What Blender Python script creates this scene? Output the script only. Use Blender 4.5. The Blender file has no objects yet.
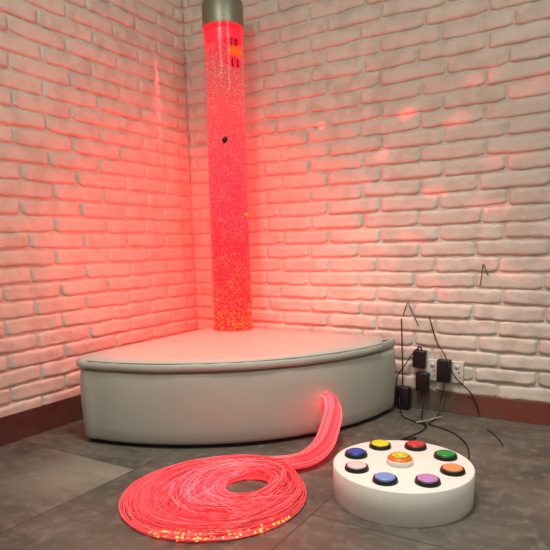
import bpy, bmesh, math, random
from mathutils import Vector, Matrix, noise as mnoise
random.seed(11)
S = bpy.context.scene
COL = S.collection
PI = math.pi

# ------------------------------------------------------------------ helpers
def lin(c):
    def f(v):
        v /= 255.0
        return v / 12.92 if v <= .04045 else ((v + .055) / 1.055) ** 2.4
    return (f(c[0]), f(c[1]), f(c[2]), 1.0)

class NT:
    def __init__(self, name):
        self.m = bpy.data.materials.new(name); self.m.use_nodes = True
        self.t = self.m.node_tree; self.t.nodes.clear()
        self.out = self.t.nodes.new('ShaderNodeOutputMaterial')
    def n(self, typ, **kw):
        nd = self.t.nodes.new(typ)
        for k, v in kw.items():
            if k.startswith('i_'):
                nd.inputs[k[2:].replace('_', ' ')].default_value = v
            else:
                setattr(nd, k, v)
        return nd
    def l(self, a, b):
        self.t.links.new(a, b)
    def ramp(self, fac, stops, interp='LINEAR'):
        r = self.n('ShaderNodeValToRGB'); r.color_ramp.interpolation = interp
        el = r.color_ramp.elements
        while len(el) < len(stops): el.new(.5)
        for e, (p, c) in zip(el, stops):
            e.position = p; e.color = c if len(c) == 4 else (*c, 1)
        self.l(fac, r.inputs[0]); return r.outputs[0]
    def mixc(self, fac, a, b, mode='MIX'):
        m = self.n('ShaderNodeMix', data_type='RGBA', blend_type=mode)
        for sock, v in ((m.inputs[0], fac), (m.inputs[6], a), (m.inputs[7], b)):
            if hasattr(v, 'is_linked') or isinstance(v, bpy.types.NodeSocket): self.l(v, sock)
            else: sock.default_value = v
        return m.outputs[2]
    def math(self, op, a, b=None, clamp=False):
        m = self.n('ShaderNodeMath', operation=op, use_clamp=clamp)
        for sock, v in ((m.inputs[0], a), (m.inputs[1], b)):
            if v is None: continue
            if isinstance(v, bpy.types.NodeSocket): self.l(v, sock)
            else: sock.default_value = v
        return m.outputs[0]
    def obj(self):
        return self.n('ShaderNodeTexCoord').outputs['Object']
    def noise(self, vec, scale, detail=4, rough=.55):
        nd = self.n('ShaderNodeTexNoise'); nd.inputs['Scale'].default_value = scale
        nd.inputs['Detail'].default_value = detail; nd.inputs['Roughness'].default_value = rough
        self.l(vec, nd.inputs['Vector']); return nd.outputs['Fac']
    def bump(self, h, strength=.3, dist=.01):
        b = self.n('ShaderNodeBump'); b.inputs['Strength'].default_value = strength
        b.inputs['Distance'].default_value = dist; self.l(h, b.inputs['Height']); return b.outputs[0]
    def bsdf(self, color=None, rough=.5, metal=0., normal=None, **kw):
        p = self.n('ShaderNodeBsdfPrincipled')
        if color is not None:
            if isinstance(color, bpy.types.NodeSocket): self.l(color, p.inputs['Base Color'])
            else: p.inputs['Base Color'].default_value = color
        if isinstance(rough, bpy.types.NodeSocket): self.l(rough, p.inputs['Roughness'])
        else: p.inputs['Roughness'].default_value = rough
        p.inputs['Metallic'].default_value = metal
        if normal is not None: self.l(normal, p.inputs['Normal'])
        for k, v in kw.items():
            k = k.replace('_', ' ')
            if isinstance(v, bpy.types.NodeSocket): self.l(v, p.inputs[k])
            else: p.inputs[k].default_value = v
        return p
    def done(self, sh):
        self.l(sh.outputs[0] if hasattr(sh, 'outputs') else sh, self.out.inputs[0]); return self.m

def plain(name, rgb, rough=.5, metal=0., **kw):
    """simple finish with a faint procedural unevenness"""
    t = NT(name); o = t.obj(); nz = t.noise(o, 60, 3)
    c = lin(rgb)
    dark = (c[0] * .86, c[1] * .86, c[2] * .86, 1)
    col = t.mixc(nz, dark, c)
    return t.done(t.bsdf(col, rough, metal, **kw))

def obj(name, bm, mat, parent=None, smooth=True, label=None, kind=None):
    me = bpy.data.meshes.new(name)
    bmesh.ops.recalc_face_normals(bm, faces=bm.faces)
    bm.to_mesh(me); bm.free()
    if smooth:
        me.polygons.foreach_set('use_smooth', [True] * len(me.polygons))
    for m in (mat if isinstance(mat, (list, tuple)) else [mat]): me.materials.append(m)
    o = bpy.data.objects.new(name, me); COL.objects.link(o)
    if parent: o.parent = parent
    if label: o['label'] = label
    if kind: o['kind'] = kind
    return o

def sharpen(o, deg=35):
    me = o.data
    bm = bmesh.new(); bm.from_mesh(me)
    for e in bm.edges:
        if len(e.link_faces) == 2 and e.calc_face_angle(0) > math.radians(deg): e.smooth = False
    bm.to_mesh(me); bm.free(); return o

def thing(name, label, cat, loc=(0, 0, 0), rz=0., group=None):
    o = bpy.data.objects.new(name, None); COL.objects.link(o)
    o.empty_display_size = .02
    o.location = loc; o.rotation_euler = (0, 0, rz)
    tag(o, label, cat, group); return o

def tag(o, label, cat, group=None):
    o['label'] = label; o['category'] = cat
    if group: o['group'] = group
    return o

def struct(o):
    o['kind'] = 'structure'; return o

def add_box(bm, lo, hi, bev=0., seg=2, M=None):
    g = bmesh.ops.create_cube(bm, size=1.0)
    vs = g['verts']
    for v in vs:
        v.co = Vector([lo[i] + (v.co[i] + .5) * (hi[i] - lo[i]) for i in range(3)])
    if bev > 0:
        es = list({e for v in vs for e in v.link_edges})
        r = bmesh.ops.bevel(bm, geom=es, offset=bev, segments=seg, profile=.5, affect='EDGES')
        vs = list({v for f in r['faces'] for v in f.verts} | {v for v in vs if v.is_valid})
    if M is not None:
        allv = set()
        stack = [v for v in vs if v.is_valid]
        while stack:
            v = stack.pop()
            if v in allv: continue
            allv.add(v)
            for e in v.link_edges: stack.append(e.other_vert(v))
        for v in allv: v.co = M @ v.co
    return bm

def add_lathe(bm, prof, n=48, c=(0, 0), cap0=True, cap1=True):
    rings = []
    for r, z in prof:
        if r < 1e-6:
            rings.append([bm.verts.new((c[0], c[1], z))])
        else:
            rings.append([bm.verts.new((c[0] + r * math.cos(2 * PI * i / n), c[1] + r * math.sin(2 * PI * i / n), z)) for i in range(n)])
    for a, b in zip(rings, rings[1:]):
        for i in range(n):
            j = (i + 1) % n
            if len(a) == 1 and len(b) == 1: continue
            if len(a) == 1: bm.faces.new((a[0], b[i], b[j]))
            elif len(b) == 1: bm.faces.new((a[i], a[j], b[0]))
            else: bm.faces.new((a[i], a[j], b[j], b[i]))
    if cap0 and len(rings[0]) > 1: bm.faces.new(rings[0][::-1])
    if cap1 and len(rings[-1]) > 1: bm.faces.new(rings[-1])
    return bm

def catmull(pts, n=8):
    P = [Vector(p) for p in pts]
    P = [P[0] * 2 - P[1]] + P + [P[-1] * 2 - P[-2]]
    out = []
    for i in range(1, len(P) - 2):
        a, b, c, d = P[i - 1:i + 3]
        for k in range(n):
            t = k / n
            out.append(.5 * ((2 * b) + (c - a) * t + (2 * a - 5 * b + 4 * c - d) * t * t + (3 * b - a - 3 * c + d) * t ** 3))
    out.append(P[-2]); return out

def add_tube(bm, pts, r, n=6, caps=True):
    pts = [Vector(p) for p in pts]
    rings = []; up = None
    for i, p in enumerate(pts):
        t = (pts[min(i + 1, len(pts) - 1)] - pts[max(i - 1, 0)])
        if t.length < 1e-9: t = Vector((0, 0, 1))
        t.normalize()
        if up is None:
            up = Vector((0, 0, 1)) if abs(t.z) < .9 else Vector((1, 0, 0))
        s = t.cross(up)
        if s.length < 1e-6: s = t.orthogonal()
        s.normalize(); up = s.cross(t).normalized()
        rr = r[i] if isinstance(r, (list, tuple)) else r
        rings.append([bm.verts.new(p + (s * math.cos(2 * PI * k / n) + up * math.sin(2 * PI * k / n)) * rr) for k in range(n)])
    for a, b in zip(rings, rings[1:]):
        for k in range(n):
            bm.faces.new((a[k], a[(k + 1) % n], b[(k + 1) % n], b[k]))
    if caps:
        bm.faces.new(rings[0][::-1]); bm.faces.new(rings[-1])
    return bm

def nz3(x, y, z): return mnoise.noise(Vector((x, y, z)))

# ------------------------------------------------------------------ layout (metres)
WX, WY = -1.95, 2.385          # left wall plane x, right wall plane y
TUBE = (-1.565, 2.19)
POUF_C = (-1.75, 2.33); POUF_R = .962
DRUM = (-.488, 1.496)

# ------------------------------------------------------------------ materials
def wall_mat():
    t = NT('painted_brick'); o = t.obj()
    big = t.noise(o, 1.7, 4); fine = t.noise(o, 70, 5, .65); mid = t.noise(o, 14, 4)
    col = t.mixc(t.ramp(big, [(.3, (0, 0, 0)), (.75, (1, 1, 1))]), lin((206, 197, 184)), lin((222, 213, 200)))
    col = t.mixc(t.ramp(mid, [(.35, (1, 1, 1)), (.55, (0, 0, 0))]), col, lin((200, 190, 176)))
    # grime speckles gathered in the joints
    geo = t.n('ShaderNodeNewGeometry')
    pt = t.ramp(geo.outputs['Pointiness'], [(.40, (1, 1, 1)), (.495, (0, 0, 0))])
    sp = t.ramp(fine, [(.5, (0, 0, 0)), (.68, (1, 1, 1))])
    g = t.math('MULTIPLY', pt, sp)
    g = t.math('MULTIPLY', g, .55)
    col = t.mixc(g, col, lin((140, 118, 104)))
    hsum = t.math('ADD', t.math('MULTIPLY', fine, .5), mid)
    return t.done(t.bsdf(col, .55, normal=t.bump(hsum, .5, .007)))

def floor_mat():
    t = NT('slate_tile'); o = t.obj()
    sep = t.n('ShaderNodeSeparateXYZ'); t.l(o, sep.inputs[0])
    mp = t.n('ShaderNodeMapping'); t.l(o, mp.inputs[0]); mp.inputs['Scale'].default_value = (2.2, 6, 1)
    streak = t.noise(mp.outputs[0], 1.6, 7, .62)
    blot = t.noise(o, 4.2, 6, .6); fine = t.noise(o, 90, 4, .7); mid = t.noise(o, 22, 5, .65)
    col = t.ramp(streak, [(.25, lin((62, 57, 50))), (.5, lin((78, 72, 64))), (.62, lin((98, 91, 81))), (.8, lin((76, 71, 63)))])
    col = t.mixc(t.ramp(blot, [(.35, (0, 0, 0)), (.7, (1, 1, 1))]), col, lin((96, 89, 79)))
    sm = t.ramp(mid, [(.5, (0, 0, 0)), (.72, (.6, .6, .6))])
    col = t.mixc(sm, col, lin((132, 124, 112)))
    # the paler tile on the left, chalky along its two grout lines
    def band(sock, lo, hi, soft):
        a = t.n('ShaderNodeMapRange', interpolation_type='SMOOTHSTEP'); t.l(sock, a.inputs[0])
        a.inputs[1].default_value = lo; a.inputs[2].default_value = lo + soft
        b = t.n('ShaderNodeMapRange', interpolation_type='SMOOTHSTEP'); t.l(sock, b.inputs[0])
        b.inputs[1].default_value = hi - .004; b.inputs[2].default_value = hi
        b.inputs[3].default_value = 1; b.inputs[4].default_value = 0
        return t.math('MULTIPLY', a.outputs[0], b.outputs[0])
    pale = t.math('MULTIPLY', band(sep.outputs[0], -1.84, -1.322, .5), band(sep.outputs[1], .84, 1.262, .33))
    chalk = t.math('MULTIPLY', pale, t.ramp(streak, [(.28, (.35, .35, .35)), (.62, (1, 1, 1))]))
    col = t.mixc(chalk, col, lin((136, 128, 114)))
    # grout seams
    def seam(sock, pos, w=.0022):
        d = t.math('ABSOLUTE', t.math('SUBTRACT', sock, pos))
        return t.math('LESS_THAN', d, w)
    def rng(sock, lo, hi):
        return t.math('MULTIPLY', t.math('GREATER_THAN', sock, lo), t.math('LESS_THAN', sock, hi))
    s = None
    for q in [seam(sep.outputs[0], p) for p in (-1.322, -.662, -.002, .658)] + \
             [t.math('MULTIPLY', seam(sep.outputs[1], yy), rng(sep.outputs[0], a, b)) for yy, a, b in
              ((1.262, -1.98, -1.322), (.0, -1.98, -1.322), (1.90, -1.322, -.662), (.62, -1.322, -.662), (1.262, -.662, -.002), (0, -.662, 0), (1.9, 0, .66))]:
        s = q if s is None else t.math('MAXIMUM', s, q)
    col = t.mixc(t.math('MULTIPLY', s, .75), col, lin((44, 40, 36)))
    rough = t.ramp(blot, [(.2, (.42, .42, .42)), (.8, (.6, .6, .6))])
    h = t.math('SUBTRACT', t.math('ADD', t.math('MULTIPLY', streak, .8), t.math('MULTIPLY', fine, .25)), t.math('MULTIPLY', s, .9))
    return t.done(t.bsdf(col, rough, normal=t.bump(h, .3, .004)))

def skirting_mat(name, stops, lo, hi, axis):
    t = NT(name); o = t.obj(); sep = t.n('ShaderNodeSeparateXYZ'); t.l(o, sep.inputs[0])
    mr = t.n('ShaderNodeMapRange'); t.l(sep.outputs[axis], mr.inputs[0])
    mr.inputs[1].default_value = lo; mr.inputs[2].default_value = hi
    wob = t.math('ADD', mr.outputs[0], t.math('MULTIPLY', t.math('SUBTRACT', t.noise(o, 9, 3), .5), .05))
    col = t.ramp(wob, stops)
    blot = t.noise(o, 7, 6, .65)
    col = t.mixc(t.ramp(blot, [(.35, (0, 0, 0)), (.75, (.5, .5, .5))]), col, lin((112, 92, 80)), 'MIX')
    return t.done(t.bsdf(col, .5, normal=t.bump(t.noise(o, 40, 5), .25, .004)))

M = {}
M['wall'] = wall_mat()
M['floor'] = floor_mat()
M['skirt_left'] = skirting_mat('skirting_red_brown', [(0, lin((92, 40, 34))), (.62, lin((84, 38, 32))), (.85, lin((62, 48, 40))), (1, lin((60, 52, 44)))], .6, 1.9, 1)
M['skirt_right'] = skirting_mat('skirting_slate', [(0, lin((70, 64, 55))), (.60, lin((82, 76, 66))), (.66, lin((120, 58, 46))), (1, lin((124, 52, 42)))], -1.95, .3, 0)

def leather():
    t = NT('white_leatherette'); o = t.obj()
    v = t.n('ShaderNodeTexVoronoi'); v.inputs['Scale'].default_value = 420; t.l(o, v.inputs['Vector'])
    soft = t.noise(o, 3.2, 3); w = t.noise(o, 9, 3)
    col = t.mixc(soft, lin((160, 163, 152)), lin((178, 180, 168)))
    h = t.math('ADD', t.math('MULTIPLY', v.outputs['Distance'], .12), t.math('MULTIPLY', w, 1.6))
    return t.done(t.bsdf(col, .38, normal=t.bump(h, .18, .008)))
M['leather'] = leather()
M['piping'] = plain('leatherette_piping', (146, 148, 138), .4)
M['black'] = plain('black_plastic', (20, 19, 19), .38)
M['black_base'] = plain('black_plinth', (15, 14, 14), .6)
M['cord'] = plain('black_cord_rubber', (20, 18, 17), .5)
M['white_plastic'] = plain('white_plastic', (226, 222, 212), .35)
M['socket'] = plain('ivory_socket_plastic', (216, 208, 192), .35)
M['drum'] = plain('white_lacquer', (238, 234, 224), .42)
M['tie'] = plain('pale_tie_plastic', (170, 160, 142), .4)

def steel():
    t = NT('brushed_steel'); o = t.obj()
    mp = t.n('ShaderNodeMapping'); t.l(o, mp.inputs[0]); mp.inputs['Scale'].default_value = (1, 1, 90)
    br = t.noise(mp.outputs[0], 8, 4)
    col = t.mixc(br, lin((138, 138, 120)), lin((166, 166, 146)))
    return t.done(t.bsdf(col, .46, 1., normal=t.bump(br, .08, .002)))
M['steel'] = steel()

def acrylic():
    t = NT('clear_acrylic'); o = t.obj()
    fr = t.n('ShaderNodeFresnel'); fr.inputs['IOR'].default_value = 1.38
    gl = t.n('ShaderNodeBsdfGlossy'); gl.inputs['Roughness'].default_value = .06
    tr = t.n('ShaderNodeBsdfTransparent')
    tr.inputs['Color'].default_value = (1, .93, .93, 1)
    mx = t.n('ShaderNodeMixShader')
    t.l(t.math('MULTIPLY', fr.outputs[0], .45), mx.inputs[0]); t.l(tr.outputs[0], mx.inputs[1]); t.l(gl.outputs[0], mx.inputs[2])
    return t.done(mx)
M['acrylic'] = acrylic()

def water():
    """lit, bubble-filled water: object z runs from 0 (base) to 1.35 (surface)"""
    t = NT('red_lit_water'); o = t.obj(); sep = t.n('ShaderNodeSeparateXYZ'); t.l(o, sep.inputs[0])
    z = t.math('DIVIDE', sep.outputs[2], 1.34)
    v = t.n('ShaderNodeTexVoronoi'); v.inputs['Scale'].default_value = 88; t.l(o, v.inputs['Vector'])
    v2 = t.n('ShaderNodeTexVoronoi'); v2.inputs['Scale'].default_value = 210; t.l(o, v2.inputs['Vector'])
    spk = t.ramp(v.outputs['Distance'], [(.12, (1, 1, 1)), (.38, (0, 0, 0))])
    spk2 = t.ramp(v2.outputs['Distance'], [(.12, (1, 1, 1)), (.4, (0, 0, 0))])
    q = lambda r, g, b: (r / 16, g / 16, b / 16)
    deep = t.ramp(z, [(0, q(15, .008, .02)), (.3, q(14, .012, .03)), (.48, q(7, .025, .045)), (.62, q(1.6, .03, .045)), (.74, q(.6, .04, .05)), (.86, q(.42, .05, .052)), (.965, q(.5, .012, .03)), (1, q(.5, .0, .015))])
    hot = t.ramp(z, [(0, q(15, .32, .02)), (.2, q(14, .17, .04)), (.34, q(13, .14, .07)), (.5, q(6, .15, .1)), (.62, q(1.3, .17, .12)), (.74, q(.5, .19, .145)), (.93, q(.38, .21, .16)), (.97, q(.6, .1, .12)), (1, q(.6, .07, .1))])
    clump = t.ramp(t.noise(o, 11, 3), [(.38, (0, 0, 0)), (.62, (1, 1, 1))])
    amt = t.math('MULTIPLY', t.math('MAXIMUM', spk, t.math('MULTIPLY', spk2, .7)), t.math('ADD', t.math('MULTIPLY', clump, .6), .4))
    col = t.mixc(amt, deep, hot)
    em = t.n('ShaderNodeEmission'); t.l(col, em.inputs[0])
    em.inputs[1].default_value = 30
    tr = t.n('ShaderNodeBsdfTransparent'); tr.inputs[0].default_value = (1, .78, .74, 1)
    mx = t.n('ShaderNodeMixShader')
    clear = t.ramp(z, [(0, (0, 0, 0)), (.4, (.06, .06, .06)), (.75, (.4, .4, .4)), (.93, (.46, .46, .46)), (.96, (.03, .03, .03))])
    t.l(clear, mx.inputs[0]); t.l(em.outputs[0], mx.inputs[1]); t.l(tr.outputs[0], mx.inputs[2])
    return t.done(mx)
M['water'] = water()

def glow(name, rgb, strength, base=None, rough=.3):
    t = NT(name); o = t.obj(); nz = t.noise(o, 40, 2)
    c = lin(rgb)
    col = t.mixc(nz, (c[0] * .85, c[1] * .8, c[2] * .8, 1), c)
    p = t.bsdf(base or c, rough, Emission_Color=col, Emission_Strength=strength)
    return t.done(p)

def bubble_mat():
    t = NT('air_bubbles'); o = t.obj(); sep = t.n('ShaderNodeSeparateXYZ'); t.l(o, sep.inputs[0])
    z = t.math('DIVIDE', sep.outputs[2], 1.34)
    geo = t.n('ShaderNodeNewGeometry'); rnd = geo.outputs['Random Per Island']
    a = t.ramp(z, [(0, (1, .18, .008)), (.16, (1, .11, .015)), (.5, (.6, .1, .08)), (.8, (.24, .12, .09)), (1, (.24, .11, .09))])
    b = t.ramp(z, [(0, (.3, .004, .006)), (.5, (.25, .01, .015)), (1, (.2, .03, .03))])
    col = t.mixc(t.ramp(rnd, [(.35, (0, 0, 0)), (.65, (1, 1, 1))]), b, a)
    return t.done(t.bsdf((.5, .1, .09, 1), .15, Emission_Color=col, Emission_Strength=3.6))
M['bubble'] = bubble_mat()
M['foam'] = glow('red_foam', (255, 36, 58), .9)
M['glow_ring'] = glow('red_light_ring', (255, 20, 30), 2.0)

def fibre_mat():
    t = NT('side_glow_fibre'); o = t.obj()
    geo = t.n('ShaderNodeNewGeometry'); rnd = geo.outputs['Random Per Island']
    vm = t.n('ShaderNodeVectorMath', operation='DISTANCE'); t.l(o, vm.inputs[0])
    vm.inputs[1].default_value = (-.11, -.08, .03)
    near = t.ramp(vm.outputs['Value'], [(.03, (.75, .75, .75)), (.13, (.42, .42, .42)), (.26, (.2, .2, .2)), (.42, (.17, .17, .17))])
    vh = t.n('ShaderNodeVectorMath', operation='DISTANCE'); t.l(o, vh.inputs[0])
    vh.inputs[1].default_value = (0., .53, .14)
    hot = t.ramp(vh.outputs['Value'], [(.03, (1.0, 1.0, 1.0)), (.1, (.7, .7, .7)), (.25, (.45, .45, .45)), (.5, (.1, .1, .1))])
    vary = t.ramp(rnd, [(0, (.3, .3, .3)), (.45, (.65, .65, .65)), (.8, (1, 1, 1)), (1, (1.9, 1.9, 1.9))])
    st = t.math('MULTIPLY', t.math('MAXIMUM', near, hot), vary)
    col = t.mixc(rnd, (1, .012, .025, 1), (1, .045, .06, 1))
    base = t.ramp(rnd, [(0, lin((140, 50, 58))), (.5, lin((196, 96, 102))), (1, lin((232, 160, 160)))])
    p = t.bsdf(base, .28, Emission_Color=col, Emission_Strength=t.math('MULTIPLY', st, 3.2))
    return t.done(p)
M['fibre'] = fibre_mat()
M['tip'] = glow('glowing_fibre_tip', (255, 92, 36), 9.)

# ------------------------------------------------------------------ room shell
def brick_wall(name, side):
    """painted brick wall; surface relief of bricks is one mesh"""
    bm = bmesh.new(); rnd = random.Random(5 if side == 'left' else 9)
    if side == 'left':
        u0, u1, L, even, odd = .15, WY, .265, 1.78, 1.645
        P = lambda u, v, d: Vector((WX + d, u, v))
    else:
        u0, u1, L, even, odd = WX, .85, .2525, -1.49, -1.40
        P = lambda u, v, d: Vector((u, WY - d, v))
    H = .0645; zb = .34 - 5 * H; top = 2.25
    nrows = int((top - zb) / H)
    sd = 3.1 if side == 'left' else 17.7
    # mortar bed
    nu, nv = 200, 160
    grid = [[bm.verts.new(P(u0 + (u1 - u0) * i / nu, (top) * j / nv, -.0002 + .0022 * nz3((u0 + (u1 - u0) * i / nu) * 30, top * j / nv * 30, sd)))
             for j in range(nv + 1)] for i in range(nu + 1)]
    for i in range(nu):
        for j in range(nv):
            bm.faces.new((grid[i][j], grid[i + 1][j], grid[i + 1][j + 1], grid[i][j + 1]))
    for k in range(nrows):
        z0 = zb + k * H
        if z0 + H < .02: continue
        base = even if (k + 5) % 2 == (1 if side == 'left' else 1) else odd
        j0 = base - math.ceil((base - u0) / L) * L
        joints = []; u = j0
        while u < u1 + L:
            joints.append(u + rnd.uniform(-.014, .014)); u += L
        for a, b in zip(joints, joints[1:]):
            a, b = max(a, u0), min(b, u1)
            if b - a < .03: continue
            g = .0035
            ta, tb, tz0, tz1 = a + g * rnd.uniform(.6, 1.5), b - g * rnd.uniform(.6, 1.5), z0 + .0048 * rnd.uniform(.8, 1.3), z0 + H - .0022 * rnd.uniform(.2, 1.8)
            tilt = rnd.uniform(-.0045, .0045); off = rnd.uniform(-.002, .002); sk = rnd.uniform(-.003, .003)
            n_u = max(6, int((tb - ta) / .0105)); n_v = 8
            us = [0, .006, .014] ; W = tb - ta
            fu = [0, .005 / W, .012 / W] + [(.02 + (W - .04) * i / n_u) / W for i in range(n_u + 1)] + [1 - .012 / W, 1 - .005 / W, 1]
            Hh = tz1 - tz0
            fv = [0, .045, .13, .25, .4, .55, .7, .83, .93, 1]
            q = [[None] * len(fv) for _ in fu]
            for i, x in enumerate(fu):
                for j, y in enumerate(fv):
                    uu = ta + x * W; vv = tz0 + y * Hh
                    du = min(x, 1 - x) * W; dvb, dvt = y * Hh, (1 - y) * Hh
                    ed = min(du / .011, 1.) ; eb = min(dvb / .0065, 1.); et = min(dvt / .012, 1.)
                    s = lambda e: 1 - (1 - e) ** 2.2
                    d = .0085 * (.55 * min(1, ed * 3) + .45 * s(ed)) * s(eb) * (s(et) * .75 + .25 * min(1, et * 8)) 
                    d += (tilt * (.5 - y) + off) * s(ed) * min(1, eb) * min(1, et * 2)
                    d += .0022 * nz3(uu * 22, vv * 30, sd) * min(1, ed, eb * 1.2) + .0012 * nz3(uu * 60, vv * 70, sd + 4)
                    # wavering outline
                    wv = .0042 * nz3(uu * 17, k * 3.1, sd + 9) + .002 * nz3(uu * 45, k * 7.7, sd)
                    wu = .004 * nz3(k * 2.7, vv * 40 + a * 31, sd + 2)
                    # corners sag round
                    cr = max(0, 1 - du / .03)
                    vv2 = vv + wv + sk * (x - .5) * 2 + (.007 * cr * cr * (1 - y) - .004 * cr * cr * y)
                    q[i][j] = bm.verts.new(P(min(max(uu + wu, u0), u1), vv2, max(d, -.002)))
            for i in range(len(fu) - 1):
                for j in range(len(fv) - 1):
                    bm.faces.new((q[i][j], q[i + 1][j], q[i + 1][j + 1], q[i][j + 1]))
    # solid body behind
    if side == 'left': add_box(bm, (WX - .1, u0, 0), (WX - .004, u1, top))
    else: add_box(bm, (u0, WY + .004, 0), (u1, WY + .1, top))
    o = obj(name, bm, M['wall']); struct(o); return o

brick_wall('wall_left', 'left')
brick_wall('wall_right', 'right')

bm = bmesh.new(); add_box(bm, (WX - .1, -.8, -.08), (1.6, WY + .1, 0.))
struct(obj('floor', bm, M['floor'], smooth=False))

def skirting(name, axis):
    bm = bmesh.new()
    if axis == 'left':
        add_box(bm, (WX - .002, .15, 0), (WX + .014, WY, .11), .002)
        return struct(obj(name, bm, M['skirt_left'], smooth=False))
    add_box(bm, (WX + .014, WY - .014, 0), (.85, WY + .002, .09), .002)
    return struct(obj(name, bm, M['skirt_right'], smooth=False))
skirting('baseboard_left', 'left'); skirting('baseboard_right', 'right')

# ------------------------------------------------------------------ corner pouf
def pouf_outline(R, cutline=False, x_left=-1.742, y_back=2.303, r=.05, n=56, rf=.085):
    cx, cy = POUF_C
    pts = []
    # arc from the left tip round to the right tip
    a0 = math.pi + math.acos(min(1, (-(x_left) + cx) / R)) if x_left < cx else math.pi * 1.5 + math.asin((x_left - cx) / R)
    a0 = 1.5 * PI + (x_left - cx) / R + .02
    a1 = 2 * PI - (cy - y_back) / R
    if cutline: a1 = 2 * PI - math.asin((cy - 2.145) / R)
    # rounded left tip
    da = rf / R
    for i in range(n + 1):
        a = a0 + da + (a1 - a0 - da - (0 if cutline else .03 / R)) * i / n
        pts.append((cx + R * math.cos(a), cy + R * math.sin(a)))
    xr = cx + R
    if cutline:
        pts += [(pts[-1][0] - .003, 2.152), (-.815, 2.19), (-.83, 2.25), (-.838, 2.288), (-.848, y_back)]
    else:
        pts += [(xr - .002, y_back - .012), (xr - .008, y_back - .004), (xr - .03, y_back)]
    for i in range(1, 10): pts.append((xr - .03 + (x_left + r - xr + .03) * i / 10 if not cutline else -.848 + (x_left + r + .848) * i / 10, y_back))
    for i in range(7):
        a = PI / 2 + PI / 2 * i / 6
        pts.append((x_left + r + r * math.cos(a), y_back - r + r * math.sin(a)))
    yb = cy - R
    for i in range(1, 9): pts.append((x_left, y_back - r + (yb + rf - y_back + r) * i / 9))
    for i in range(7):
        a = PI + PI / 2 * i / 6
        pts.append((x_left + rf + rf * math.cos(a), yb + rf + rf * math.sin(a)))
    return pts

def inset_pts(pts, d):
    out = []; n = len(pts)
    for i in range(n):
        p0, p, p1 = Vector(pts[i - 1]), Vector(pts[i]), Vector(pts[(i + 1) % n])
        e0, e1 = (p - p0), (p1 - p)
        if e0.length < 1e-7: e0 = e1
        if e1.length < 1e-7: e1 = e0
        e0.normalize(); e1.normalize()
        t = (e0 + e1)
        t = t.normalized() if t.length > 1e-6 else e0
        nrm = Vector((-t.y, t.x)); k = max(.5, nrm.dot(Vector((-e0.y, e0.x))))
        q = p + nrm * d / k; out.append((q.x, q.y))
    return out

def loft(bm, rings, cap_lo=True, cap_hi=True):
    vr = [[bm.verts.new(p) for p in r] for r in rings]
    n = len(vr[0])
    for a, b in zip(vr, vr[1:]):
        for i in range(n):
            j = (i + 1) % n
            bm.faces.new((a[i], a[j], b[j], b[i]))
    if cap_lo: bm.faces.new(vr[0][::-1])
    if cap_hi: bm.faces.new(vr[-1])
    return vr

pouf = thing('corner_pouf', 'white quarter-round leatherette pouf standing in the brick corner under the bubble tube', 'pouf', (POUF_C[0], POUF_C[1], 0))
off = Vector((POUF_C[0], POUF_C[1], 0))
def ring(pts, z, fn=None):
    out = []
    for x, y in pts:
        zz = z + (fn(x, y) if fn else 0)
        out.append(Vector((x, y, zz)) - off)
    return out

body = pouf_outline(POUF_R)
bm = bmesh.new()
rings = []
for z, d in ((.014, .016), (.018, .006), (.03, .001), (.07, -.002), (.14, -.004), (.21, -.003), (.26, 0), (.278, .003), (.285, .012)):
    pp = inset_pts(body, d)
    pp = [(x + .0022 * nz3(x * 9, y * 9, z * 11), y + .0022 * nz3(x * 9, y * 9, z * 11 + 7)) for x, y in pp]
    rings.append(ring(pp, z))
loft(bm, rings)
sharpen(obj('body', bm, M['leather'], pouf), 60)
# dark recessed plinth
bm = bmesh.new()
loft(bm, [ring(inset_pts(body, .022), z) for z in (0.0, .016)])
obj('plinth', bm, M['black_base'], pouf, smooth=False, label='black plinth in the shadow under the pouf')
# hinged seat lid
lid = pouf_outline(POUF_R + .006, True, x_left=-1.748, y_back=2.305)
def dome(x, y): return 0.
bm = bmesh.new(); rings = []
for z, d in ((.2885, .016), (.289, .004), (.293, -.001), (.301, -.003), (.311, -.002), (.318, .002), (.3215, .007), (.324, .013)):
    pp = inset_pts(lid, d)
    if z < .32:
        pp = [(x + .0022 * nz3(x * 30, y * 30, z * 60), y + .0022 * nz3(x * 30, y * 30, z * 60 + 7)) for x, y in pp]
    rings.append(ring(pp, z, lambda x, y: .0018 * nz3(x * 8, y * 8, 2.)))
vr = loft(bm, rings, True, False)
cxm, cym = -1.42 - POUF_C[0], 2.02 - POUF_C[1]      # every edge of the lid is in sight of this point
prev = vr[-1]
for fr, zz in ((.985, .3265), (.96, .3285), (.92, .330), (.85, .3318), (.7, .3335), (.4, .3345), (.15, .3348)):
    nr = [bm.verts.new((cxm + (v.co.x - cxm) * fr, cym + (v.co.y - cym) * fr, zz)) for v in vr[-1]]
    for i in range(len(nr)):
        j = (i + 1) % len(nr); bm.faces.new((prev[i], prev[j], nr[j], nr[i]))
    prev = nr
bm.faces.new(prev)
lid_o = obj('seat_lid', bm, M['leather'], pouf)
bm = bmesh.new()
loop = ring(inset_pts(lid, .0035), .3195)
na = 57
add_tube(bm, loop[:na], .0026, 6)
obj('piping', bm, M['piping'], lid_o)
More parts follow.
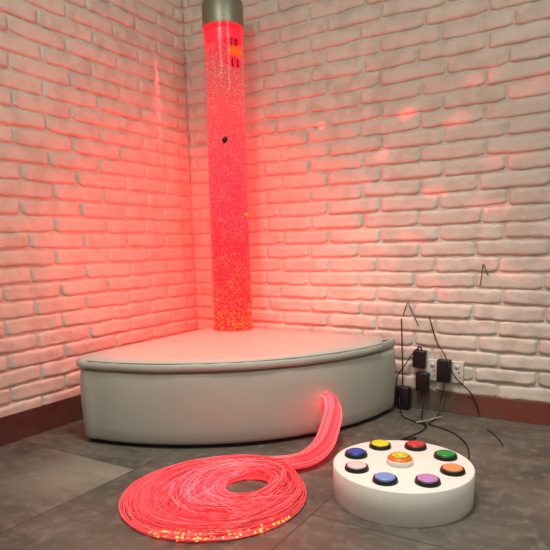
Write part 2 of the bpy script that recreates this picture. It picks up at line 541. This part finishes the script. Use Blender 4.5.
# fixed block at the right end, flush with the lid
bm = bmesh.new()
fx = []
cx, cy = POUF_C
a_s = 2 * PI - math.asin((cy - 2.157) / POUF_R); a_e = 2 * PI - (cy - 2.275) / POUF_R
for i in range(9):
    a = a_s + (a_e - a_s) * i / 8; fx.append((cx + POUF_R * math.cos(a), cy + POUF_R * math.sin(a)))
fx += [(cx + POUF_R - .004, 2.296), (cx + POUF_R - .014, 2.303), (-.834, 2.303), (-.826, 2.25), (-.811, 2.19)]
loft(bm, [ring(inset_pts(fx, d), z) for z, d in ((.284, .004), (.288, 0), (.318, -.001), (.3235, .003), (.326, .012))])
sharpen(obj('end_block', bm, M['leather'], pouf), 50)
# feet seen in the shadow gap
for a in (1.56, 1.72, 1.90):
    bm = bmesh.new()
    fxx, fyy = (POUF_R - .028) * math.cos(a * PI), (POUF_R - .028) * math.sin(a * PI)
    add_lathe(bm, [(.014, 0), (.016, .004), (.016, .0135), (.014, .0145)], 16, (fxx, fyy))
    obj('foot', bm, M['black'], pouf)

# ------------------------------------------------------------------ bubble tube
ZB = .3345
tube = thing('bubble_tube', 'tall red-lit bubble tube with steel cap standing on the white pouf', 'bubble lamp', (*TUBE, ZB))
TZ = 1.35      # height of acrylic
bm = bmesh.new()
add_lathe(bm, [(.095, .0), (.095, TZ)], 96, cap0=False, cap1=False)
obj('acrylic_tube', bm, M['acrylic'], tube)
bm = bmesh.new()
prof = [(0, .006), (.0905, .006)] + [(.0905, .006 + 1.318 * i / 24) for i in range(1, 25)] + [(0, 1.326)]
add_lathe(bm, prof, 64)
sharpen(obj('water_column', bm, M['water'], tube), 60)
# bubbles: uncountable, one mesh
bm = bmesh.new(); rnd = random.Random(3)
octa = [Vector(v) for v in ((1, 0, 0), (-1, 0, 0), (0, 1, 0), (0, -1, 0), (0, 0, 1), (0, 0, -1))]
tri = [(0, 2, 4), (2, 1, 4), (1, 3, 4), (3, 0, 4), (2, 0, 5), (1, 2, 5), (3, 1, 5), (0, 3, 5)]
for i in range(5200):
    a = rnd.uniform(0, 2 * PI); z = .012 + 1.27 * rnd.random() ** 1.12
    if nz3(math.cos(a) * 1.8, math.sin(a) * 1.8, z * 9) < -.28: continue
    rr = rnd.uniform(.0012, .0024) * (1.25 if z < .18 else 1)
    c = Vector((.0905 * math.cos(a), .0905 * math.sin(a), z))
    vs = [bm.verts.new(c + v * rr) for v in octa]
    for t3 in tri: bm.faces.new([vs[k] for k in t3])
obj('bubbles', bm, M['bubble'], tube, kind='stuff')
# foam collar below the cap
bm = bmesh.new(); nn = 72
rows = []
for j in range(9):
    r_ = []
    for i in range(nn):
        a = 2 * PI * i / nn
        lo = 1.262 + .024 * nz3(math.cos(a) * 2.2, math.sin(a) * 2.2, 5.) + .01 * nz3(math.cos(a) * 7, math.sin(a) * 7, 8.)
        z = lo + (1.318 - lo) * j / 8
        rr = .0918 + .0012 * nz3(math.cos(a) * 14, math.sin(a) * 14, z * 90)
        if j == 0: rr = .0903
        r_.append(bm.verts.new((rr * math.cos(a), rr * math.sin(a), z)))
    rows.append(r_)
for a, b in zip(rows, rows[1:]):
    for i in range(nn):
        j = (i + 1) % nn; bm.faces.new((a[i], a[j], b[j], b[i]))
obj('foam', bm, M['foam'], tube, label='bright red foam at the water surface')
bm = bmesh.new(); add_lathe(bm, [(.0915, 1.321), (.0932, 1.321), (.0932, 1.349), (.0915, 1.349)], 64)
obj('light_ring', bm, M['glow_ring'], tube, label='red glowing band below the steel cap')
bm = bmesh.new(); add_lathe(bm, [(.0952, 1.338), (.0962, 1.338), (.097, 1.342), (.097, 1.437), (.095, 1.4415), (.085, 1.443), (0, 1.443)], 72, cap0=True)
sharpen(obj('cap', bm, M['steel'], tube, label='brushed steel cap closing the tube top'), 30)
bm = bmesh.new(); add_lathe(bm, [(.034, 1.443), (.034, 1.456), (.03, 1.46), (0, 1.46)], 32, (.01, .005))
obj('top_plug', bm, M['white_plastic'], tube, label='white plug on top of the cap')
bm = bmesh.new(); add_tube(bm, [(-.075, -.04, 1.44), (-.075, -.04, 1.88)], .003, 8)
obj('support_wire', bm, M['steel'], tube)
bm = bmesh.new(); add_lathe(bm, [(.0945, .0), (.0985, .0), (.0985, .003), (.0945, .0045)], 64)
obj('base_ring', bm, glow('red_base_ring', (255, 50, 40), 1.2), tube, label='thin glowing ring where the tube meets the seat')

for ch in tube.children:
    for v in ch.data.vertices:
        k = 1 - .064 * min(1, v.co.z / 1.35); v.co.x *= k; v.co.y *= k

# toy fish floating against the inside of the tube
def toy_fish(name, label, body_rgb, fin_rgb, stripes, px_ang, z, L=.05, flip=1, emis=.5, roll=0., tall=.27):
    """fish swims round the tube wall; px_ang = angle round the tube axis"""
    r = .0908 * (1 - .064 * z / 1.35)
    R = Matrix.Rotation(px_ang, 4, 'Z')
    root = thing(name, label, 'toy fish', (TUBE[0] + r * math.cos(px_ang), TUBE[1] + r * math.sin(px_ang), ZB + z), 0, 'toy fish floating in the bubble tube')
    root.rotation_euler = (roll, 0, px_ang)
    mb = glow(name + '_skin', body_rgb, emis); mf = glow(name + '_fin', fin_rgb, emis)  # skin and fins get an added glow to stand out from the lit water
    md = plain(name + '_stripe', (28, 12, 14), .5)
    def wrap(o_, y, zz):        # lay the fish along the tube wall
        return Vector(((r + o_) * math.cos(y / r) - r, (r + o_) * math.sin(y / r), zz))
    hh = L * tall
    def prof(q):   # 0 snout .. 1 tail root
        return hh * (math.sin(PI * min(1, q ** .75 * .93 + .02)) ** .8) + .0012
    bm = bmesh.new(); n = 16; rings = []
    for i in range(15):
        q = i / 14; y = flip * (.5 - q) * L
        h = prof(q)
        rings.append([wrap(.0028 * math.cos(2 * PI * k / n) * min(1, h / hh + .2), y, h * math.sin(2 * PI * k / n)) for k in range(n)])
    loft(bm, rings)
    obj('fish_body', bm, mb, root)
    def plate(pts, nm, mat, x=.0011):
        bm = bmesh.new()
        f = [bm.verts.new(wrap(x, y, zz)) for y, zz in pts]; g = [bm.verts.new(wrap(-x, y, zz)) for y, zz in pts]
        k = len(pts)
        bm.faces.new(f); bm.faces.new(g[::-1])
        for i in range(k): bm.faces.new((f[i], g[i], g[(i + 1) % k], f[(i + 1) % k]))
        return obj(nm, bm, mat, root, smooth=False)
    e = -flip * L * .5
    plate([(e + flip * .004, .002), (e - flip * L * .24, hh * .8), (e - flip * L * .16, 0), (e - flip * L * .24, -hh * .8), (e + flip * .004, -.002)], 'tail_fin', mf)
    plate([(flip * L * .2, hh * .85), (0, hh * 1.5), (-flip * L * .28, hh * 1.25), (-flip * L * .3, hh * .5), (0, hh * .8)], 'dorsal_fin', mf)
    plate([(flip * L * .1, -hh * .85), (-flip * L * .12, -hh * 1.4), (-flip * L * .2, -hh * .7)], 'belly_fin', mf)
    for c_, w in stripes:
        bm = bmesh.new(); rings = []
        for q in (c_ - w, c_ - w / 3, c_ + w / 3, c_ + w):
            y = flip * (.5 - q) * L; h = prof(q) * .94
            rings.append([wrap(.0036 * math.cos(2 * PI * k / n), y + flip * L * .07 * (abs(math.sin(2 * PI * k / n)) - .5), h * math.sin(2 * PI * k / n)) for k in range(n)])
        loft(bm, rings)
        obj('stripe', bm, md, root)
    bm = bmesh.new(); bmesh.ops.create_icosphere(bm, subdivisions=2, radius=.0022)
    ev = wrap(.0024, flip * .36 * L, hh * .2)
    for v in bm.verts: v.co += ev
    obj('eye', bm, md, root)
    return root
CAMD = math.atan2(-TUBE[1], -TUBE[0])            # direction of the viewer seen from the axis
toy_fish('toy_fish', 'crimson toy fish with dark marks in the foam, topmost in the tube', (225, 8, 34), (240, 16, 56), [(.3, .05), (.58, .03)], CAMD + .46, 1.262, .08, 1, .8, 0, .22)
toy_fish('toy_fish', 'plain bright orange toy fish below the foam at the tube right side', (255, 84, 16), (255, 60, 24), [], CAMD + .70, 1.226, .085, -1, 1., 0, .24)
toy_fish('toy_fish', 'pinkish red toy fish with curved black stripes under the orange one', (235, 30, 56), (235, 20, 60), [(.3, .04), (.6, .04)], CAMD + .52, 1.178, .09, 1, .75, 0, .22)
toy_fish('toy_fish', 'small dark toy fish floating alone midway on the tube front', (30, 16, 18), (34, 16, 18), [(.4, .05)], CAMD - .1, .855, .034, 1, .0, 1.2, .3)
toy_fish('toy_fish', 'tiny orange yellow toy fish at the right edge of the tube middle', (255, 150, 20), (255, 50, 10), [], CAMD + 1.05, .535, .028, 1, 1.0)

# ------------------------------------------------------------------ fibre optic bundle
C0 = Vector((-.9, 1.31, 0)); RT = Vector((.854, .52, 0)); FW = Vector((-.52, .854, 0))
fib = thing('fibre_optic_bundle', 'coiled bundle of red-glowing optical fibres running from the pouf onto the floor', 'fibre optic light', (C0.x, C0.y, 0))
FO = Vector((C0.x, C0.y, 0))
nrm = Vector((.874, -.486, 0))
path = [Vector((-.955, 1.888, .147)), Vector((-.925, 1.871, .149)), Vector((-.885, 1.845, .142)), Vector((-.853, 1.80, .112)), Vector((-.832, 1.72, .068)), Vector((-.820, 1.635, .040)), Vector((-.834, 1.545, .029)), Vector((-.884, 1.472, .030))]
PC = catmull(path, 6)
def frame(i):
    t = (PC[min(i + 1, len(PC) - 1)] - PC[max(i - 1, 0)]).normalized()
    s = t.cross(Vector((0, 0, 1))).normalized(); return s, s.cross(t)
def coil_pt(u, th, zl):
    c = Vector((-.097, -.036)) * u + Vector((-.005, 0)) * (1 - u)
    r = .074 + (.266 - .074) * u
    x = c.x + r * math.cos(th); y = c.y + r * math.sin(th)
    w = .5 + .5 * math.cos(th - .2)                      # 1 at right (tight), 0 at left (loose)
    h = (.022 + .04 * w) * (1 - .55 * abs(2 * u - .9) ** 1.5)
    return C0 + RT * x + FW * y + Vector((0, 0, .0025 + zl * max(.004, h)))
def strand(rnd, u0, loose=False):
    a = rnd.uniform(0, 2 * PI); rr = math.sqrt(rnd.random())
    ox, oy = rr * math.cos(a), rr * math.sin(a)
    pts = []
    for i, p in enumerate(PC):
        f = i / (len(PC) - 1)
        rad = .020 + .014 * min(1, f * 2.2)
        s, v = frame(i)
        flat = 1 - .45 * max(0, f - .5) * 2
        q = p + s * ox * rad * (1 + .5 * max(0, f - .5)) + v * oy * rad * flat
        q.z = max(q.z, .003); pts.append(q)
    th0 = math.radians(66 + 24 * (1 - u0) * rnd.uniform(.6, 1.2))
    turns = rnd.choice((1, 1, 1, 2))
    end = math.radians(rnd.choice((rnd.uniform(228, 275), rnd.triangular(270, 352, 325)))) + 2 * PI * (turns - 1)
    if rnd.random() < .25: end = math.radians(rnd.uniform(200, 420))+ 2 * PI * (turns - 1)
    zl = rnd.random(); ph = rnd.uniform(0, 6.28); am = rnd.uniform(.0, .05) ; dr = rnd.uniform(-.1, .1)
    uend = min(1.02, max(u0, rnd.uniform(.45, 1.05))) if not loose else u0 + rnd.uniform(-.05, .03)
    n = int((end - th0) / .13)
    for i in range(n + 1):
        f = i / n; th = th0 + (end - th0) * f
        k = max(0, (f - .55) / .45)
        u = u0 + am * math.sin(th * 1.7 + ph) * (0.6 if loose else 1) + dr * f
        u = u * (1 - k * k) + uend * k * k
        u = max(-.03, min(1.03, u))
        z = zl * (1 - .6 * max(0, (f - .85) / .15)) + .12 * math.sin(th * 2.3 + ph)
        pts.append(coil_pt(u, th, max(0, z)))
    # smooth the hand-over from bundle to coil
    j = len(PC)
    for _ in range(6):
        for i in range(j - 5, j + 6):
            pts[i] = (pts[i - 1] + pts[i] * 2 + pts[i + 1]) / 4
    return [p - FO for p in pts]
rnd = random.Random(21)
tips = []
bm = bmesh.new()
for i in range(400):
    s = strand(rnd, rnd.random() ** 1.9 * .95)
    add_tube(bm, s, .0009, 4)
    tips.append(s[-1])
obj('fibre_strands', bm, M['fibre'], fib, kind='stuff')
for i in range(46):
    s = strand(rnd, rnd.uniform(.72, 1.03), True)
    bm = bmesh.new(); add_tube(bm, s, .0013, 5)
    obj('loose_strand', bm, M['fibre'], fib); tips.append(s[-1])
bm = bmesh.new(); bmesh.ops.create_icosphere(bm, subdivisions=1, radius=.0034)
tip0 = None
front = sorted(tips, key=lambda p: p.dot(FW) - .5 * p.dot(RT) * (p.dot(RT) > 0))[:92]
for p in front:
    if tip0 is None:
        tip0 = obj('fibre_tip', bm, M['tip'], fib); o = tip0
    else:
        o = tip0.copy(); COL.objects.link(o); o.parent = fib
    o.location = p + Vector((0, 0, .004))

# ------------------------------------------------------------------ button drum
DH = .097
drum = thing('button_drum', 'low round white controller drum with nine coloured push buttons on the floor', 'button controller', (*DRUM, 0))
bm = bmesh.new()
add_lathe(bm, [(0, 0), (.196, 0), (.1975, .0015), (.1985, .05), (.1985, DH - .003), (.197, DH - .0008), (.194, DH), (0, DH)], 120, cap0=False, cap1=False)
sharpen(obj('body', bm, M['drum'], drum), 50)
def push_button(ang, rgb, label, r=.1415):
    x, y = r * math.cos(ang), r * math.sin(ang)
    bm = bmesh.new()
    add_lathe(bm, [(.0345, DH), (.0345, DH + .002), (.0325, DH + .009), (.0315, DH + .011), (.0295, DH + .0118), (.0275, DH + .011), (.0275, DH + .006)], 40, (x, y))
    b = obj('push_button', bm, M['black'], drum, label=label)
    t = NT('button_cap'); o = t.obj()
    c = lin(rgb); col = t.mixc(t.noise(o, 300, 2), (c[0] * .82, c[1] * .82, c[2] * .82, 1), c)
    m = t.done(t.bsdf(col, .3, normal=t.bump(t.noise(o, 500, 2), .15, .001)))
    bm = bmesh.new()
    add_lathe(bm, [(.0272, DH + .005), (.0272, DH + .0125), (.0258, DH + .0145), (.02, DH + .016), (0, DH + .0165)], 40, (x, y))
    obj('button_cap', bm, m, b)
for ang, rgb, nm in ((-178, (22, 70, 170), 'deep blue push button in a black ring'), (137, (236, 216, 20), 'yellow push button in a black ring'),
                     (92, (206, 48, 46), 'red push button in a black ring'), (47, (22, 140, 62), 'green push button in a black ring'),
                     (2, (240, 148, 92), 'orange push button in a black ring'), (-44, (196, 132, 200), 'violet push button in a black ring'),
                     (-90, (122, 150, 218), 'pale blue push button in a black ring'), (-134, (232, 204, 208), 'pinkish white push button in a black ring')):
    push_button(math.radians(ang), rgb, nm, .1415)
cb = (-.006, -.004)
bm = bmesh.new()
add_lathe(bm, [(.0375, DH), (.0385, DH + .002), (.0375, DH + .014), (.036, DH + .0155), (0, DH + .0155)], 48, cb)
b = obj('centre_button', bm, M['white_plastic'], drum, label='white based centre button with orange and yellow dome')
bm = bmesh.new()
add_lathe(bm, [(.0355, DH + .0155), (.0345, DH + .018), (.027, DH + .0245), (.0255, DH + .0245)], 48, cb, cap0=False, cap1=False)
obj('dome_rim', bm, plain('orange_plastic', (232, 112, 22), .3), b, label='orange rim of the dome')
t = NT('yellow_print'); o = t.obj()
nzp = t.noise(o, 95, 2); yel = t.mixc(t.ramp(nzp, [(.44, (0, 0, 0)), (.5, (1, 1, 1)), (.56, (1, 1, 1)), (.62, (0, 0, 0))], 'LINEAR'), lin((246, 214, 40)), lin((150, 160, 52)))
ym = t.done(t.bsdf(yel, .25))
bm = bmesh.new()
add_lathe(bm, [(.0268, DH + .0243), (.02, DH + .0275), (.01, DH + .0295), (0, DH + .03)], 48, cb, cap0=True)
obj('dome', bm, ym, b, label='yellow printed centre of the dome')

# ------------------------------------------------------------------ sockets, adapters, cords
def wall_socket(cx, cz, label, w=.094, h=.094):
    root = thing('wall_socket', label, 'socket', (cx, WY - .009, cz), 0, 'ivory wall sockets')
    bm = bmesh.new(); add_box(bm, (-w / 2, -.011, -h / 2), (w / 2, .012, h / 2), .004, 3)
    obj('plate', bm, M['socket'], root)
    bm = bmesh.new(); add_lathe(bm, [(.0, 0), (.010, 0), (.010, .003), (.008, .005), (0, .0055)], 24)
    for v in bm.verts: v.co = Vector((v.co.x + .021, -.011 - v.co.z, v.co.y + .026))
    obj('switch', bm, M['white_plastic'], root)
    bm = bmesh.new(); add_box(bm, (.026, -.0125, -.004), (.032, -.0105, .003), .0006)
    obj('indicator', bm, plain('red_indicator', (190, 40, 34), .4), root, smooth=False, label='small red indicator mark')
    for px_, pz_, ww, hh_ in ((.022, -.03, .006, .002), (.012, -.021, .002, .007), (.033, -.021, .002, .007)):
        bm = bmesh.new(); add_box(bm, (px_ - ww / 2, -.0116, pz_ - hh_ / 2), (px_ + ww / 2, -.0105, pz_ + hh_ / 2))
        obj('pin_hole', bm, M['black'], root, smooth=False)
    return root
wall_socket(-.668, .182, 'ivory wall socket nearer the pouf, half hidden behind two black adapters')
wall_socket(-.564, .182, 'ivory wall socket farther from the pouf with one upright black adapter')

def adapter(name, label, cx, cz, w, h, d, tilt=0.):
    root = thing(name, label, 'power adapter', (cx, WY - .018, cz), 0, 'black power adapters by the wall sockets')
    bm = bmesh.new(); add_box(bm, (-w / 2, -d, -h / 2), (w / 2, -.004, h / 2), .006, 3)
    c = obj('casing', bm, M['black'], root); c.rotation_euler = (0, tilt, 0)
    bm = bmesh.new(); add_box(bm, (-w * .3, -.006, -h * .2), (w * .3, .0, h * .2), .001)
    obj('plug_face', bm, M['black'], root, smooth=False)
    return root
def cord(parent, pts, r=.0024, name='cord', n=8):
    o = Vector(parent.location) if parent else Vector((0, 0, 0))
    bm = bmesh.new(); add_tube(bm, [p - o for p in catmull(pts, n)], r, 6)
    return obj(name, bm, M['cord'], parent)

Yw = WY - .03
a1 = adapter('power_adapter', 'black adapter with a cord looping over its top, above another adapter', -.698, .230, .056, .078, .034, .04)
cord(a1, [(-.705, Yw - .012, .266), (-.703, Yw - .012, .284), (-.692, Yw - .012, .280), (-.690, Yw - .012, .268)], .0036, 'strain_relief')
cord(a1, [(-.702, Yw - .012, .280), (-.728, Yw, .255), (-.768, Yw - .005, .19), (-.792, Yw - .01, .15), (-.797, Yw - .012, .115), (-.785, Yw - .015, .075), (-.765, Yw - .06, .03), (-.73, Yw - .13, .005), (-.68, Yw - .17, .004), (-.62, Yw - .20, .004), (-.595, Yw - .235, .004)])
a2 = adapter('power_adapter', 'lower black adapter hanging under the looped adapter near the floor', -.683, .131, .056, .084, .034)
cord(a2, [(-.681, Yw - .01, .092), (-.682, Yw - .01, .06), (-.672, Yw - .03, .03), (-.655, Yw - .10, .006), (-.628, Yw - .17, .004), (-.605, Yw - .21, .005), (-.60, Yw - .28, .004), (-.62, Yw - .36, .004), (-.648, Yw - .45, .004), (-.655, Yw - .49, .004), (-.63, Yw - .43, .006), (-.598, Yw - .37, .005), (-.60, Yw - .41, .006), (-.635, Yw - .47, .008), (-.625, Yw - .5, .006), (-.60, Yw - .52, .008)])
a3 = adapter('power_adapter', 'upright black adapter plugged in alone at the right socket', -.592, .188, .058, .098, .036)
cord(a3, [(-.590, Yw - .01, .142), (-.592, Yw - .012, .10), (-.602, Yw - .02, .05), (-.597, Yw - .06, .01), (-.598, Yw - .12, .004), (-.60, Yw - .19, .005), (-.55, Yw - .21, .004), (-.48, Yw - .26, .004), (-.42, Yw - .35, .004), (-.385, Yw - .46, .004), (-.375, Yw - .56, .004), (-.385, Yw - .66, .004)])
tie_bm = bmesh.new(); add_tube(tie_bm, catmull([(-.648, Yw - .20, .008), (-.615, Yw - .17, .011), (-.585, Yw - .11, .012), (-.575, Yw - .085, .01)], 6), .0028, 6)
obj('cable_tie', tie_bm, M['tie'], None); tag(bpy.data.objects['cable_tie'], 'pale plastic tie lying across the crossed black cords on the floor', 'cable tie')

# black adapter standing behind the pouf, cord rising straight up the wall
a4 = adapter('power_adapter', 'black adapter block on the floor behind the pouf end', -.762, .052, .052, .1, .045)
cord(a4, [(-.770, Yw - .02, .082), (-.775, Yw + .002, .12), (-.779, Yw + .004, .22), (-.783, Yw + .004, .32), (-.787, Yw + .005, .40)], .0026)
# long wavering cord down the wall
c1 = cord(None, [(-.667, Yw + .016, .412), (-.660, Yw + .012, .39), (-.638, Yw + .010, .325), (-.622, Yw + .004, .295), (-.592, Yw - .012, .258), (-.560, Yw - .034, .205), (-.535, Yw - .032, .165), (-.505, Yw - .012, .13), (-.482, Yw + .004, .10), (-.458, Yw + .006, .055), (-.445, Yw + .004, .015)], .0026, 'hanging_cable')
tag(c1, 'long wavy black cord hanging down the brick wall across the right socket', 'cord')
c2 = cord(None, [(-.784, Yw + .018, .41), (-.774, Yw + .016, .445), (-.763, Yw + .016, .468), (-.752, Yw + .016, .45), (-.739, Yw + .016, .425), (-.715, Yw + .018, .37)], .0017, 'wire_loop')
tag(c2, 'thin dark wire bent into an upturned V on the brick above the pouf end', 'wire')
c3 = cord(None, [(-.385, 2.209, .0025), (-.365, 2.185, .0025), (-.345, 2.15, .0025), (-.320, 2.10, .0025), (-.301, 2.052, .0025)], .002, 'cord_end')
tag(c3, 'short stray black cord lying on the floor right of the drum', 'cord')
c4 = cord(None, [(-.467, WY - .009, .55), (-.462, WY - .010, .587), (-.458, WY - .011, .632), (-.447, WY - .010, .61), (-.437, WY - .009, .588)], .0015, 'wire_hook')
tag(c4, 'thin dark wire hook on the right brick wall, high above the red skirting', 'wire')

# ------------------------------------------------------------------ lights
def area(name, loc, target, size, energy, rgb, sy=None):
    d = bpy.data.lights.new(name, 'AREA'); d.energy = energy; d.color = rgb
    d.shape = 'RECTANGLE' if sy else 'SQUARE'; d.size = size
    if sy: d.size_y = sy
    o = bpy.data.objects.new(name, d); COL.objects.link(o); o.location = loc
    o.rotation_euler = (Vector(target) - Vector(loc)).to_track_quat('-Z', 'Y').to_euler(); return o
def spot(name, loc, target, energy, rgb, deg, blend, rad, scale=None):
    d = bpy.data.lights.new(name, 'SPOT'); d.energy = energy; d.color = rgb
    d.spot_size = math.radians(deg); d.spot_blend = blend; d.shadow_soft_size = rad
    o = bpy.data.objects.new(name, d); COL.objects.link(o); o.location = loc
    o.rotation_euler = (Vector(target) - Vector(loc)).to_track_quat('-Z', 'Y').to_euler()
    if scale: o.scale = scale
    return o
spot('ceiling_light', (-.6, 1.1, 2.6), (-.85, 1.62, 0), 190, (1, .97, .90), 62, .8, .22)
area('wall_fill_right', (.75, .9, 2.35), (.0, 2.3, .7), .6, 14, (1, .93, .80))  # added unseen fill, brightens the outer part of the right wall
area('wall_fill_left', (-1.0, .2, 2.3), (-1.95, 1.0, .8), .6, 14, (1, .93, .80))  # same kind of added fill for the outer left wall
# added bodiless red spots that draw the streak and glints on the brickwork
spot('streak_spot', (-1.56, 2.03, 1.50), (-1.95, 2.165, 1.38), 20, (1, .03, .05), 74, .9, .0, (.05, 1, 1))
for gx, gz in [(-1.178, 1.254), (-0.775, 1.251), (-0.575, 1.199), (-0.885, 1.096), (-0.379, 1.036), (-0.654, 0.924), (-0.429, 0.856), (-0.746, 0.736), (-0.373, 0.606), (-0.626, 0.53), (-0.48, 1.346), (-0.305, 1.29)]:
    gl = spot('glint_spot', (-1.40, 1.95, 1.0), (gx, WY, gz), 36, (1, .04, .06), 4.6, 1., .0)
W = bpy.data.worlds.new('room_fill'); S.world = W; W.use_nodes = True
bg = W.node_tree.nodes['Background']; bg.inputs[0].default_value = (.95, .91, .82, 1); bg.inputs[1].default_value = .3

# ------------------------------------------------------------------ camera
f, cyp, yaw, roll, pitch = 560.04, 346.15, .2391, .0214, .17567
cam = bpy.data.cameras.new('camera'); co = bpy.data.objects.new('camera', cam); COL.objects.link(co)
cam.sensor_width = 36; cam.lens = 36 * f / 550
cam.shift_y = (cyp - 275) / 550
ang = PI / 4 - yaw
fwd = Vector((-math.sin(ang), math.cos(ang), 0)); rgt = Vector((math.cos(ang), math.sin(ang), 0)); upv = Vector((0, 0, 1))
F = fwd * math.cos(pitch) - upv * math.sin(pitch)
U = fwd * math.sin(pitch) + upv * math.cos(pitch)
c, s = math.cos(roll), math.sin(roll)
# a point with components (x right, u up) is seen at (c x - s u, s x + c u)
RR = rgt * c - U * s
UU = rgt * s + U * c
m = Matrix((RR, UU, -F)).transposed().to_4x4(); m.translation = (0, 0, .72)
co.matrix_world = m
cam.clip_start = .02
S.camera = co
S.view_settings.view_transform = 'Standard'
S.view_settings.look = 'None'
S.view_settings.exposure = 0
